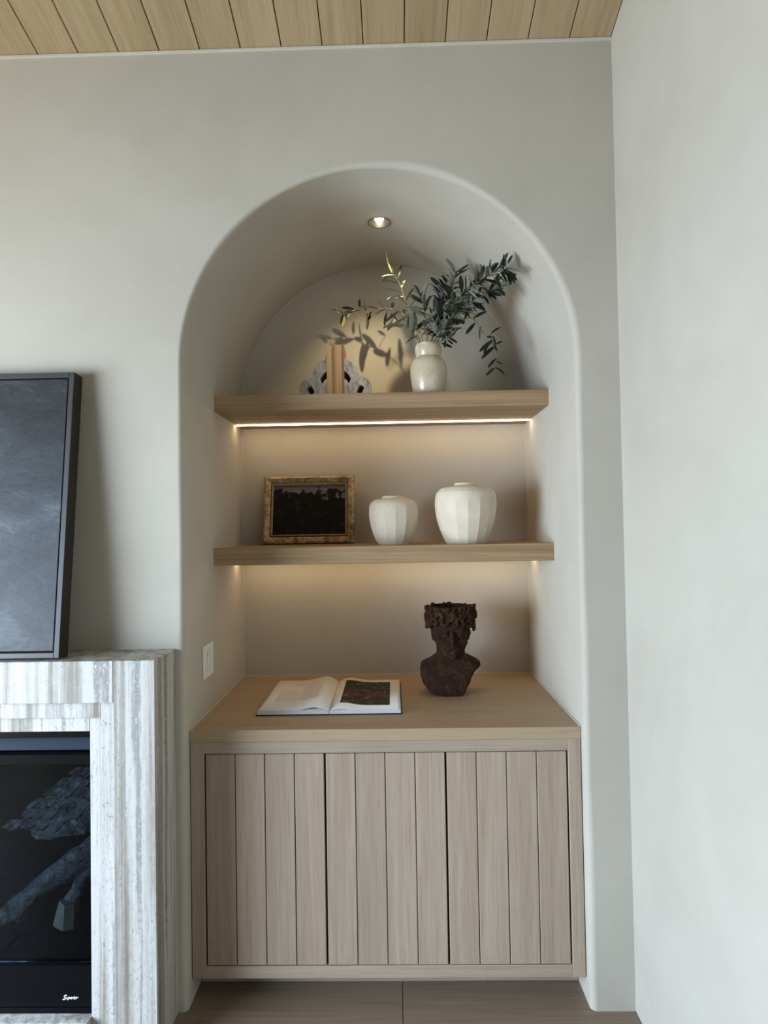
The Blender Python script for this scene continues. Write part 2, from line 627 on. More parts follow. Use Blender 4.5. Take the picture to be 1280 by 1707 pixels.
fbox('inner_jamb', -2.3848, -2.3412, -.166, YW + .001, 0, .9718)
fbox('sill', -2.3408, -.8792, -.195, YW + .001, 0, .085)

# ================================================================== fireplace insert
ins = empty('fireplace_insert', (-1.61, -.10, .086))
tag(ins, 'black glass-fronted gas fireplace insert set in the travertine surround', 'fireplace insert')
def ibox(name, x0, x1, y0, y1, z0, z1, mat, bev=.001, parent=None):
    p = parent or ins
    return box(name, x0 + 1.61, x1 + 1.61, y0 + .10, y1 + .10, z0 - .086, z1 - .086, M[mat], p, bev)
IX0, IX1 = -2.338, -.8815
# firebox shell: open to the front
def shell():
    bm = bmesh.new()
    x0, x1, y0, y1, z0, z1 = IX0 + 1.61, IX1 + 1.61, -.14 + .1, .42 + .1, .002, .835
    add_box(bm, x0, x1, y1 - .01, y1, z0, z1)
    add_box(bm, x0, x0 + .01, y0, y1 - .01, z0, z1)
    add_box(bm, x1 - .01, x1, y0, y1 - .01, z0, z1)
    add_box(bm, x0 + .01, x1 - .01, y0, y1 - .01, z1 - .01, z1)
    add_box(bm, x0 + .01, x1 - .01, y0, y1 - .01, z0, .10)
    return to_mesh(bm, 'firebox')
link('firebox', shell(), M['black_matte'], ins)
k = NT('louvre_blue_steel')
k.set(Base_Color=(.014, .022, .034, 1), Roughness=.5)
k.b.inputs['Specular IOR Level'].default_value = .15
M['louvre'] = k.m
ibox('top_frame', IX0, IX1, -.155, -.06, .904, .922, 'black')
lv = ibox('louvre', IX0 + .005, IX1 - .003, -.115, -.105, .852, .905, 'louvre')
lv.rotation_euler = (math.radians(-24), 0, 0)
ibox('upper_rail', IX0, IX1, -.155, -.10, .823, .853, 'black')
ibox('side_frame', IX1 - .006, IX1, -.150, -.10, .226, .822, 'black')
ibox('side_frame', IX0, IX0 + .006, -.150, -.10, .226, .822, 'black')
k = NT('fireplace_glass')
k.t.nodes.remove(k.b)
tr = k.n('ShaderNodeBsdfTransparent')
tr.inputs['Color'].default_value = (.50, .54, .58, 1)
gl = k.n('ShaderNodeBsdfGlossy')
gl.inputs['Roughness'].default_value = .02
gl.inputs['Color'].default_value = (.9, .95, 1, 1)
fr = k.n('ShaderNodeFresnel')
fr.inputs['IOR'].default_value = 1.2
mx = k.n('ShaderNodeMixShader')
k.l(fr.outputs[0], mx.inputs[0])
k.l(tr.outputs[0], mx.inputs[1])
k.l(gl.outputs[0], mx.inputs[2])
k.l(mx.outputs[0], k.out.inputs['Surface'])
M['glass'] = k.m
ibox('glass_pane', IX0 + .0062, IX1 - .0062, -.140, -.137, .2265, .8215, 'glass', 0)
lp = ibox('lower_panel', IX0, IX1, -.155, -.10, .104, .225, 'black')
ibox('bottom_trim', IX0, IX1, -.158, -.10, .0865, .1035, 'black')
# maker's script on the lower panel
def text_mesh(body, size, shear):
    cu = bpy.data.curves.new('lettering', 'FONT')
    cu.body = body
    cu.size = size
    cu.shear = shear
    cu.offset = size * .012
    cu.extrude = .0004
    cu.space_character = .88
    ob = bpy.data.objects.new('lettering', cu)
    COL.objects.link(ob)
    bpy.context.view_layer.update()
    me = bpy.data.meshes.new_from_object(ob.evaluated_get(bpy.context.evaluated_depsgraph_get()))
    bpy.data.objects.remove(ob, do_unlink=True)
    return me
m1 = text_mesh('S', .021, .45)
m2 = text_mesh('uperior', .0135, .45)
bm = bmesh.new()
bm.from_mesh(m1)
w1 = max(v.co.x for v in bm.verts)
t = bmesh.new()
t.from_mesh(m2)
x0 = min(v.co.x for v in t.verts)
for v in t.verts:
    v.co.x += w1 - x0 - .003
    v.co.y += .002
t.to_mesh(m2)
t.free()
bm.from_mesh(m2)
M['logo'] = plain('white_print', (.75, .78, .80), .5, nvar=.02)
link('logo', to_mesh(bm, 'logo'), M['logo'], lp, (-.9715 + 1.61 - (IX0 + IX1) / 2 - 1.61 - .001, -.0279, .1255 - (.104 + .225) / 2), (PI / 2, 0, 0))

# logs inside the firebox
def bark_mat():
    k = NT('grey_bark')
    v = k.coord((1, 1, 1))
    a = k.noise(v, 26, 6, .7, 1.2)
    k.color(k.ramp(a, [(.32, (.05, .052, .05)), (.5, (.34, .35, .34)), (.68, (.80, .82, .80))]))
    k.set(Roughness=.9)
    k.bump(a, .9, .02)
    return k.m
M['bark'] = bark_mat()
M['cut_wood'] = plain('pale_cut_wood', (.55, .50, .38), .8, nvar=.15, nscale=40)
def log_obj(pts, radii, label, seg=14, cut=None, mat='bark'):
    pts = smooth_path(pts, 6)
    rr = []
    n = len(pts)
    for i in range(n):
        t = i / (n - 1) * (len(radii) - 1)
        a = int(min(t, len(radii) - 2))
        rr.append(radii[a] + (radii[a + 1] - radii[a]) * (t - a))
    c = pts[0].copy()
    bm = tube_bm([p - c for p in pts], rr, seg)
    for v in bm.verts:
        d = noise.noise(v.co * 30 + c * 7) * .012
        v.co += Vector((noise.noise(v.co * 22), noise.noise(v.co * 22 + Vector((5, 5, 5))), noise.noise(v.co * 22 + Vector((9, 1, 3))))) * .010
    root = empty('gas_log', c)
    tag(root, label, 'log', 'logs in the fireplace')
    link('bark', to_mesh(bm, 'bark'), M[mat], root, smooth=True)
    if cut:
        p, d, r = cut
        b2 = tube_bm([Vector((0, 0, 0)), Vector(d)], [r * .9, r], 9)
        for v in b2.verts:
            v.co += Vector((noise.noise(v.co * 40), noise.noise(v.co * 40 + Vector((3, 3, 3))), 0)) * r * .35
        link('cut_end', to_mesh(b2, 'cut_end'), M['cut_wood'], root, Vector(p) - c)
    return root
# broad shingled slab of bark at the top
def slab():
    root = empty('gas_log', (-1.00, .10, .60))
    tag(root, 'broad grey slab of shaggy bark at the top of the fire', 'log', 'logs in the fireplace')
    bm = bmesh.new()
    rnd = random.Random(4)
    top_l, top_r, bot_l, bot_r = Vector((-1.065, .12, .712)), Vector((-.905, .12, .712)), Vector((-1.235, .04, .572)), Vector((-.905, .04, .572))
    for row in range(6):
        t = row / 5
        for j in range(15):
            s = (j + .5) / 15 + rnd.uniform(-.02, .02)
            a = top_l.lerp(top_r, s)
            b = bot_l.lerp(bot_r, s)
            p = a.lerp(b, t)
            w = (top_r - top_l).lerp(bot_r - bot_l, t).length / 15 * .75
            d = (b - a).normalized()
            L = rnd.uniform(.032, .05)
            x = Vector((1, 0, 0)) * w
            up = Vector((0, -.5, .4)) * rnd.uniform(.008, .018)
            v = [bm.verts.new(q) for q in (p - x, p + x, p + d * L + x * .6 + up, p + d * L - x * .5 + up * 1.1, p - x - up, p + x - up, p + d * L + x * .6 - up * .2, p + d * L - x * .5 - up * .2)]
            for f in ((0, 1, 2, 3), (7, 6, 5, 4), (0, 4, 5, 1), (1, 5, 6, 2), (2, 6, 7, 3), (3, 7, 4, 0)):
                bm.faces.new([v[q] for q in f])
    for v in bm.verts:
        v.co -= Vector((-1.00, .10, .60))
    link('bark_shingles', to_mesh(bm, 'bark_shingles'), M['bark'], root)
    bm = prism_bm([(-1.06, .70), (-.905, .70), (-.905, .575), (-1.22, .575)], .12, .20)
    for v in bm.verts:
        v.co -= Vector((-1.00, .10, .60))
    link('core', to_mesh(bm, 'core'), M['bark'], root)
slab()
log_obj([(-.93, .16, .47), (-1.05, .10, .405), (-1.15, .05, .35), (-1.23, .02, .285), (-1.285, .0, .262)], [.05, .045, .03, .03, .016], 'grey branch log slanting down to the left in the fire')
log_obj([(-1.15, .08, .345), (-1.20, .05, .30), (-1.215, .03, .245)], [.025, .022, .016], 'short forked grey twig log beside the slanting branch')
log_obj([(-.96, .14, .45), (-1.02, .10, .37), (-1.05, .05, .30)], [.035, .025, .022], 'thin grey log ending in a pale cut block', cut=((-1.055, .05, .30), (-.008, -.01, -.075), .040))
log_obj([(-.97, .22, .555), (-1.04, .20, .53), (-1.14, .20, .50), (-1.25, .22, .47)], [.06, .065, .06, .05], 'dark back log lying behind the bark slab')

# ================================================================== large leaning painting
def cloud_mat():
    k = NT('stormy_sky_canvas')
    v = k.coord((1, 1, 1), rand=False)
    vm = k.coord((1.6, 1, 3.2), rand=False)
    a = k.noise(vm, 2.0, 8, .62, 1.0)
    vf = k.coord((9, 1, 16), rand=False, rot=(0, .5, 0))
    b = k.noise(vf, 2.5, 6, .65, 1.5)
    f = k.math('ADD', k.math('MULTIPLY', a, .7), k.math('MULTIPLY', b, .3))
    c = k.ramp(f, [(.34, (.010, .011, .013)), (.46, (.021, .023, .027)), (.56, (.042, .046, .053)), (.66, (.095, .10, .105)), (.78, (.19, .195, .20))])
    sx = k.n('ShaderNodeSeparateXYZ')
    k.l(v, sx.inputs[0])
    g = k.ramp(k.math('MULTIPLY', sx.outputs[2], 1 / .88), [(.0, (.80, .76, .68)), (.10, (.78, .85, .95)), (.5, (.82, .92, 1.05)), (.70, (.80, .82, .84)), (.86, (.56, .53, .52)), (1, (.62, .58, .55))])
    c = k.mix(1.0, c, g, 'MULTIPLY')
    k.color(c)
    k.set(Roughness=.55)
    k.bump(b, .25, .003)
    return k.m
M['clouds'] = cloud_mat()
PT_W, PT_H, PT_T = 1.306, .884, .05
pt = empty('leaning_painting', (-.957 - PT_W / 2, -.1945, 1.1505))
pt.rotation_euler = (-math.radians(6.55), 0, 0)
tag(pt, 'large stormy grey-blue abstract painting in a black floater frame leaning on the mantel', 'painting')
hw = PT_W / 2
for nm, x0, x1, z0, z1 in (('frame_side', -hw, -hw + .016, 0, PT_H), ('frame_side', hw - .016, hw, 0, PT_H),
                           ('frame_rail', -hw + .016, hw - .016, 0, .016), ('frame_rail', -hw + .016, hw - .016, PT_H - .016, PT_H)):
    box(nm, x0, x1, 0, PT_T, z0, z1, M['frame_dark'], pt, .0012)
box('edge_cap', hw, hw + .0008, .003, PT_T, .0, PT_H, M['frame_side'], pt, 0)
box('backing', -hw + .016, hw - .016, PT_T - .012, PT_T - .002, .016, PT_H - .016, M['gap'], pt, 0)
box('canvas', -hw + .021, hw - .021, .004, PT_T - .013, .021, PT_H - .021, M['clouds'], pt, .001, origin=(0, .01, 0))

# ================================================================== small framed landscape
def frame_mould(w, h, profile):
    """profile (d inward from outer edge, y) closed loop swept round the rectangle, mitred"""
    bm = bmesh.new()
    rings = []
    for cx, cz, sx, sz in ((-w / 2, 0, 1, 1), (w / 2, 0, -1, 1), (w / 2, h, -1, -1), (-w / 2, h, 1, -1)):
        rings.append([bm.verts.new((cx + sx * d, y, cz + sz * d)) for d, y in profile])
    n = len(profile)
    for i in range(4):
        j = (i + 1) % 4
        for k in range(n):
            m = (k + 1) % n
            bm.faces.new((rings[i][k], rings[j][k], rings[j][m], rings[i][m]))
    return bm
def gold_mat():
    k = NT('aged_gilt')
    v = k.coord((1, 1, 1))
    a = k.noise(v, 55, 7, .75, .6)
    b = k.noise(v, 14, 4, .6, .5)
    f = k.math('ADD', k.math('MULTIPLY', a, .6), k.math('MULTIPLY', b, .4))
    k.color(k.ramp(f, [(.34, (.035, .020, .010)), (.45, (.22, .14, .06)), (.55, (.44, .33, .18)), (.66, (.62, .54, .40))]))
    k.set(Roughness=.45, Metallic=.35)
    k.bump(a, .5, .002)
    return k.m
M['gilt'] = gold_mat()
M['gilt_dark'] = plain('dark_umber_rabbet', (.035, .018, .010), .5, nvar=.3)
M['gilt_lip'] = plain('worn_gold_lip', (.34, .25, .14), .4, .4, nvar=.4, nscale=90)
def landscape_mat(name, w, h, red=False):
    k = NT(name)
    v = k.coord((1, 1, 1), rand=False)
    a = k.noise(v, 48 if red else 30, 7, .7, .8)
    if red:
        dark = k.ramp(a, [(.40, (.006, .007, .004)), (.52, (.028, .028, .016)), (.60, (.11, .11, .075)), (.70, (.40, .38, .32))])
        vr = k.coord((.5, 1.8, 1), rand=False)
        b = k.noise(vr, 12, 4, .6, .6)
        sx = k.n('ShaderNodeSeparateXYZ')
        k.l(v, sx.inputs[0])
        band = k.ramp(k.math('ADD', k.math('MULTIPLY', sx.outputs[1], 1 / h), .5), [(.22, (0, 0, 0)), (.38, (1, 1, 1)), (.5, (1, 1, 1)), (.62, (0, 0, 0))])
        m = k.mix(1.0, k.ramp(b, [(.42, (0, 0, 0)), (.52, (1, 1, 1))]), band, 'MULTIPLY')
        c = k.mix(k.math('MULTIPLY', m, .85), dark, (.16, .022, .014))
    else:
        dark = k.ramp(a, [(.42, (.002, .0014, .0012)), (.56, (.006, .0045, .0035)), (.65, (.020, .017, .014)), (.76, (.075, .068, .06))])
        sx = k.n('ShaderNodeSeparateXYZ')
        k.l(v, sx.inputs[0])
        e = k.noise(v, 17, 5, .6, .3)
        hh = k.math('ADD', k.math('MULTIPLY', sx.outputs[2], 1 / h), k.math('MULTIPLY', e, 1.1))
        sky = k.ramp(hh, [(.855, (0, 0, 0)), (.885, (1, 1, 1))]) if False else k.ramp(k.math('SUBTRACT', hh, .62), [(.83, (0, 0, 0)), (.85, (1, 1, 1))])
        c = k.mix(sky, dark, (.13, .12, .115))
    k.color(c)
    k.set(Roughness=.55)
    k.b.inputs['Specular IOR Level'].default_value = .2
    return k.m
FW, FH = .394, .302
M['landscape'] = landscape_mat('dark_tree_landscape', FW - .09, FH - .09)
fp = empty('picture_frame', (-.3255, .628, 1.4590), math.radians(.8))
fp.rotation_euler = (-math.radians(13.5), 0, math.radians(.5))
tag(fp, 'small dark woodland picture in a worn gilt frame leaning on the lower shelf', 'picture frame')
link('moulding', to_mesh(frame_mould(FW, FH, [(0, .022), (0, .006), (.003, .001), (.010, -.001), (.024, .004), (.030, .008), (.030, .022)]), 'moulding'), M['gilt'], fp)
link('rabbet', to_mesh(frame_mould(FW - .06, FH - .06, [(0, .022), (0, .0075), (.004, .0075), (.004, .022)]), 'rabbet'), M['gilt_dark'], fp, (0, 0, .03))
link('inner_lip', to_mesh(frame_mould(FW - .068, FH - .068, [(0, .022), (0, .005), (.003, .0045), (.007, .011), (.007, .022)]), 'inner_lip'), M['gilt_lip'], fp, (0, 0, .034))
box('print', -(FW - .082) / 2, (FW - .082) / 2, .012, .020, .041, FH - .041, M['landscape'], fp, 0, origin=(0, .012, .041))

# ================================================================== faceted jars
def chalk():
    k = NT('chalky_white_ceramic')
    v = k.coord((1, 1, 1))
    a = k.noise(v, 14, 5, .6, .4)
    b = k.noise(v, 48, 4, .7, .6)
    c = k.ramp(a, [(.3, (.66, .57, .45)), (.7, (.75, .66, .535))])
    ch = k.ramp(b, [(.62, (0, 0, 0)), (.68, (1, 1, 1))])
    c = k.mix(k.math('MULTIPLY', ch, .5), c, (.48, .41, .33))
    k.color(c)
    k.set(Roughness=.85)
    k.b.inputs['Specular IOR Level'].default_value = .2
    k.bump(b, .25, .002)
    return k.m
M['chalk'] = chalk()
def facet_jar(loc, H, Rm, r0, rm, nf, phase, label):
    root = empty('faceted_jar', loc, phase)
    tag(root, label, 'jar', 'faceted chalk-white jars')
    zs = [0, .006, .10, .25, .40, .54, .64, .72, .79, .85, .90, .93, .955, .970, .985, 1.0]
    rs = [.62, .66, .745, .855, .94, .985, 1.0, .998, .985, .945, .86, .77, .60, .375, .37, .365]
    prof = [(r * Rm, z * H) for r, z in zip(rs, zs)]
    prof[0] = (r0 * .96, 0)
    prof[1] = (r0, .004)
    prof += [(rm * .9, H), (rm * .82, H * .985), (rm * .8, H * .95), (rm * 1.2, H * .90)]
    for i in (12, 13, 14, 15):
        prof[i] = (rm * (1.32, 1.03, 1.0, 1.0)[i - 12], prof[i][1])
    st = 2 * PI / nf
    sh = .84 * H
    def fac(a, z):
        if z >= sh:
            return 1.0
        e = math.cos(st / 2) / math.cos((a % st) - st / 2)
        w = min(1.0, (sh - z) / (.16 * H))
        w = w * w * (3 - 2 * w)
        return 1 + (e / math.cos(st / 2) ** .5 - 1) * w
    bm = lathe_bm(prof, nf * 6, fac)
    me = to_mesh(bm, 'jar_body')
    body = link('body', me, M['chalk'], root)
    sharp = []
    me.polygons.foreach_set('use_smooth', [True] * len(me.polygons))
    me.set_sharp_from_angle(angle=math.radians(14))
    bm = bmesh.new()
    bm = lathe_bm([(rm * .99, 0), (rm * 1.02, .003), (rm * .98, .006), (rm * .86, .005), (rm * .84, .0)], 40, cap0=False)
    link('rim', to_mesh(bm, 'rim'), M['chalk'], root, (0, 0, H - .004), smooth=True)
    return root
facet_jar((.0405, .47, 1.4535), .190, .0985, .063, .043, 14, math.radians(-90 + 5), 'smaller faceted white jar on the lower shelf beside the gilt frame')
facet_jar((.3245, .42, 1.4535), .234, .1195, .080, .042, 16, math.radians(-90 - 2), 'larger faceted white jar at the right of the lower shelf')

# ================================================================== vase with olive branches
def glaze():
    k = NT('cream_crackle_glaze')
    v = k.coord((1, 1, 1))
    a = k.noise(v, 9, 5, .6, .6)
    vo = k.n('ShaderNodeTexVoronoi', feature='DISTANCE_TO_EDGE')
    vo.inputs['Scale'].default_value = 38
    k.l(v, vo.inputs['Vector'])
    cr = k.ramp(vo.outputs['Distance'], [(.0, (.86, .84, .80)), (.04, (1, 1, 1))])
    c = k.ramp(a, [(.3, (.56, .475, .335)), (.7, (.70, .61, .45))])
    k.color(k.mix(1.0, c, cr, 'MULTIPLY'))
    k.set(Roughness=.28)
    k.b.inputs['Coat Weight'].default_value = .3
    return k.m
M['glaze'] = glaze()
VX, VY, VZ = .189, .42, 2.0297
vz = empty('ceramic_vase', (VX, VY, VZ))
tag(vz, 'cream glazed two-bulb vase holding olive branches on the upper shelf', 'vase')
prof = [(.050, 0), (.056, .002), (.060, .010), (.0655, .035), (.0695, .065), (.0720, .095), (.0715, .118), (.0680, .135), (.060, .148), (.0500, .156), (.0475, .160)]
link('body', to_mesh(lathe_bm(prof, 56), 'body'), M['glaze'], vz, smooth=True)
prof = [(.0475, .160), (.0488, .166), (.0515, .178), (.0525, .189), (.0510, .200), (.0465, .209), (.0425, .212), (.0405, .2105), (.0415, .203), (.045, .19), (.041, .165), (.03, .155), (0, .152)]
link('neck', to_mesh(lathe_bm(prof, 56, cap0=False), 'neck'), M['glaze'], vz, smooth=True)

STEMS = {
  'A': [(0.172, 0.42, 2.241), (0.152, 0.43, 2.307), (0.122, 0.44, 2.378), (0.1, 0.45, 2.438), (0.084, 0.46, 2.495), (0.06, 0.47, 2.541), (0.042, 0.47, 2.564)],
  'B': [(0.164, 0.42, 2.241), (0.137, 0.47, 2.325), (0.085, 0.53, 2.407), (0.016, 0.58, 2.444), (-0.057, 0.62, 2.444), (-0.109, 0.63, 2.459), (-0.177, 0.64, 2.446)],
  'C': [(0.209, 0.42, 2.24), (0.254, 0.36, 2.324), (0.304, 0.3, 2.383), (0.358, 0.24, 2.408), (0.404, 0.18, 2.416), (0.442, 0.13, 2.414), (0.453, 0.12, 2.416)],
  'D': [(0.198, 0.42, 2.24), (0.235, 0.42, 2.357), (0.275, 0.42, 2.439), (0.297, 0.42, 2.506), (0.312, 0.42, 2.541)],
  'E': [(0.214, 0.42, 2.24), (0.278, 0.37, 2.322), (0.344, 0.32, 2.366), (0.402, 0.26, 2.384), (0.439, 0.22, 2.387)],
  'F': [(0.219, 0.42, 2.24), (0.275, 0.4, 2.299), (0.325, 0.38, 2.322), (0.361, 0.37, 2.323), (0.393, 0.36, 2.286), (0.411, 0.36, 2.246), (0.436, 0.36, 2.216), (0.448, 0.36, 2.164), (0.438, 0.36, 2.127)],
  'G': [(0.186, 0.42, 2.241), (0.184, 0.4, 2.316), (0.172, 0.38, 2.375), (0.159, 0.37, 2.419)],
  'H': [(0.16, 0.42, 2.241), (0.135, 0.38, 2.263), (0.1, 0.36, 2.293), (0.073, 0.35, 2.311)],
  'I': [(0.221, 0.42, 2.24), (0.254, 0.38, 2.246), (0.289, 0.36, 2.249)],
  'J': [(0.202, 0.42, 2.24), (0.228, 0.46, 2.346), (0.253, 0.48, 2.425), (0.257, 0.49, 2.49)],
  'K': [(0.207, 0.42, 2.24), (0.248, 0.45, 2.318), (0.308, 0.48, 2.387), (0.374, 0.5, 2.447)],
  'L': [(0.361, 0.37, 2.323), (0.401, 0.37, 2.264), (0.431, 0.37, 2.237), (0.439, 0.37, 2.195)],
}
KEY = [
  ((0.06, 0.46, 2.537), (0.012, 0.44, 2.526)),
  ((0.051, 0.46, 2.545), (0.035, 0.45, 2.578)),
  ((0.056, 0.46, 2.542), (0.054, 0.44, 2.558)),
  ((0.068, 0.46, 2.527), (0.087, 0.44, 2.528)),
  ((-0.109, 0.63, 2.459), (-0.144, 0.61, 2.422)),
  ((-0.088, 0.63, 2.466), (-0.093, 0.63, 2.505)),
  ((-0.058, 0.63, 2.447), (-0.077, 0.61, 2.472)),
  ((-0.176, 0.63, 2.442), (-0.194, 0.63, 2.466)),
  ((-0.161, 0.63, 2.442), (-0.17, 0.61, 2.392)),
  ((-0.153, 0.63, 2.436), (-0.164, 0.6, 2.386)),
  ((-0.153, 0.63, 2.452), (-0.124, 0.63, 2.454)),
  ((-0.058, 0.63, 2.442), (-0.06, 0.6, 2.37)),
  ((-0.042, 0.63, 2.447), (-0.058, 0.61, 2.389)),
  ((0.015, 0.63, 2.461), (-0.005, 0.61, 2.491)),
  ((0.028, 0.61, 2.438), (0.014, 0.61, 2.38)),
  ((0.065, 0.46, 2.362), (0.03, 0.44, 2.315)),
  ((0.447, 0.125, 2.418), (0.441, 0.12, 2.462)),
  ((0.438, 0.13, 2.412), (0.445, 0.12, 2.46)),
  ((0.448, 0.12, 2.414), (0.466, 0.12, 2.359)),
  ((0.453, 0.12, 2.428), (0.468, 0.11, 2.455)),
  ((0.424, 0.15, 2.41), (0.421, 0.15, 2.37)),
  ((0.392, 0.19, 2.412), (0.358, 0.18, 2.38)),
  ((0.365, 0.23, 2.411), (0.37, 0.24, 2.468)),
  ((0.37, 0.22, 2.418), (0.384, 0.22, 2.466)),
  ((0.417, 0.16, 2.403), (0.433, 0.16, 2.36)),
  ((0.332, 0.27, 2.4), (0.336, 0.27, 2.454)),
  ((0.313, 0.3, 2.398), (0.31, 0.3, 2.467)),
  ((0.297, 0.42, 2.499), (0.268, 0.41, 2.512)),
  ((0.305, 0.42, 2.522), (0.355, 0.4, 2.542)),
  ((0.309, 0.42, 2.515), (0.352, 0.42, 2.533)),
  ((0.285, 0.42, 2.463), (0.244, 0.4, 2.504)),
  ((0.314, 0.4, 2.36), (0.263, 0.36, 2.464)),
  ((0.246, 0.45, 2.451), (0.213, 0.44, 2.477)),
  ((0.253, 0.4, 2.39), (0.225, 0.39, 2.418)),
  ((0.166, 0.38, 2.404), (0.198, 0.38, 2.398)),
  ((0.16, 0.38, 2.366), (0.19, 0.37, 2.369)),
  ((0.361, 0.37, 2.323), (0.413, 0.36, 2.348)),
  ((0.37, 0.37, 2.306), (0.333, 0.36, 2.264)),
  ((0.411, 0.36, 2.246), (0.443, 0.37, 2.253)),
  ((0.427, 0.36, 2.258), (0.461, 0.35, 2.286)),
  ((0.436, 0.36, 2.236), (0.383, 0.35, 2.184)),
  ((0.421, 0.37, 2.226), (0.398, 0.36, 2.188)),
  ((0.44, 0.36, 2.215), (0.443, 0.35, 2.201)),
  ((0.444, 0.37, 2.214), (0.389, 0.36, 2.17)),
  ((0.447, 0.37, 2.22), (0.461, 0.37, 2.227)),
  ((0.448, 0.36, 2.164), (0.412, 0.35, 2.132)),
  ((0.446, 0.36, 2.153), (0.46, 0.35, 2.143)),
  ((0.441, 0.36, 2.127), (0.408, 0.36, 2.107)),
  ((0.441, 0.36, 2.13), (0.482, 0.36, 2.106)),
  ((0.436, 0.36, 2.25), (0.446, 0.35, 2.212)),
  ((0.254, 0.38, 2.246), (0.251, 0.36, 2.206)),
  ((0.237, 0.38, 2.233), (0.277, 0.36, 2.214)),
  ((0.267, 0.37, 2.25), (0.297, 0.35, 2.225)),
  ((0.26, 0.37, 2.243), (0.282, 0.36, 2.224)),
  ((0.156, 0.39, 2.252), (0.118, 0.36, 2.269)),
]


LEAF_TOP = plain('olive_leaf_green', (.012, .019, .011), .42, nvar=.35, nscale=14, spec=.3)
LEAF_BOT = plain('olive_leaf_silver', (.16, .18, .135), .6, nvar=.2, nscale=14)
M['twig'] = plain('olive_twig', (.16, .15, .10), .7, nvar=.3)
LEAF_LIT = plain('olive_leaf_lit', (.30, .33, .17), .4, nvar=.25, nscale=14)  # yellow-green leaf colour lightened to paint in the spotlight's glare
def leaf_mesh(curl, fold, top=LEAF_TOP):
    """unit length leaf along +X, width along Y, top towards +Z"""
    bm = bmesh.new()
    ts = [0, .12, .32, .55, .78, .93, 1.0]
    ws = [.014, .062, .112, .128, .106, .058, .006]
    topv, botv = [], []
    for t, w in zip(ts, ws):
        z = -curl * t * t
        rowt = [bm.verts.new((t, -w, z + fold * w)), bm.verts.new((t, 0, z)), bm.verts.new((t, w, z + fold * w))]
        rowb = [bm.verts.new((t, -w * .98, z + fold * w - .010)), bm.verts.new((t, 0, z - .014)), bm.verts.new((t, w * .98, z + fold * w - .010))]
        topv.append(rowt)
        botv.append(rowb)
    for i in range(len(ts) - 1):
        for k in range(2):
            f = bm.faces.new((topv[i][k], topv[i + 1][k], topv[i + 1][k + 1], topv[i][k + 1]))
            f.material_index = 0
            f.smooth = True
            f = bm.faces.new((botv[i][k + 1], botv[i + 1][k + 1], botv[i + 1][k], botv[i][k]))
            f.material_index = 1
            f.smooth = True
    me = to_mesh(bm, 'leaf', normals=False)
    for p in me.polygons:
        pass
    me.materials.append(top)
    me.materials.append(LEAF_BOT)
    return me
LEAVES = [leaf_mesh(c, f) for c, f in ((.06, .35), (.22, .25), (.38, .3), (-.08, .4), (.14, .15))]
LIT_LEAVES = [leaf_mesh(c, f, LEAF_LIT) for c, f in ((.06, .35), (.2, .25), (-.08, .4))]
rnd = random.Random(11)
def put_leaf(parent, p, d, n, L, wid=1.0, me=None):
    """leaf object with base p, direction d, top-side normal n (parent space)"""
    d = d.normalized()
    y = n.cross(d)
    if y.length < 1e-3:
        y = Vector((1, 0, 0)).cross(d)
    y.normalize()
    z = d.cross(y)
    o = bpy.data.objects.new('leaf', me or rnd.choice(LEAVES))
    COL.objects.link(o)
    m = Matrix(((d.x * L, y.x * L * wid, z.x * L, p.x), (d.y * L, y.y * L * wid, z.y * L, p.y), (d.z * L, y.z * L * wid, z.z * L, p.z), (0, 0, 0, 1)))
    o.parent = parent
    o.matrix_local = m
    return o
BR_LABEL = {
 'A': 'olive branch rising left from the vase with a brightly lit tip',
 'B': 'sparse olive branch reaching left above the upright books',
 'C': 'long olive branch reaching up to the right towards the arch',
 'D': 'leafy olive branch standing highest in the middle right of the vase',
 'E': 'bushy olive branch leaning right below the longest branch',
 'F': 'thin olive branch drooping down on the right of the vase',
 'G': 'short upright olive branch in the middle of the vase',
 'H': 'short olive sprig leaning left over the vase rim',
 'I': 'short low olive sprig at the right of the vase rim',
 'J': 'olive branch standing behind the middle of the bouquet',
 'K': 'olive branch leaning right at the back of the bouquet',
 'L': 'second thin olive twig drooping on the far right',
}
DENS = {'A': .017, 'B': .030, 'C': .0056, 'D': .0062, 'E': .0052, 'F': .075, 'G': .0075, 'H': .010, 'I': .016, 'J': .0075, 'K': .0060, 'L': .11}
branches = {}
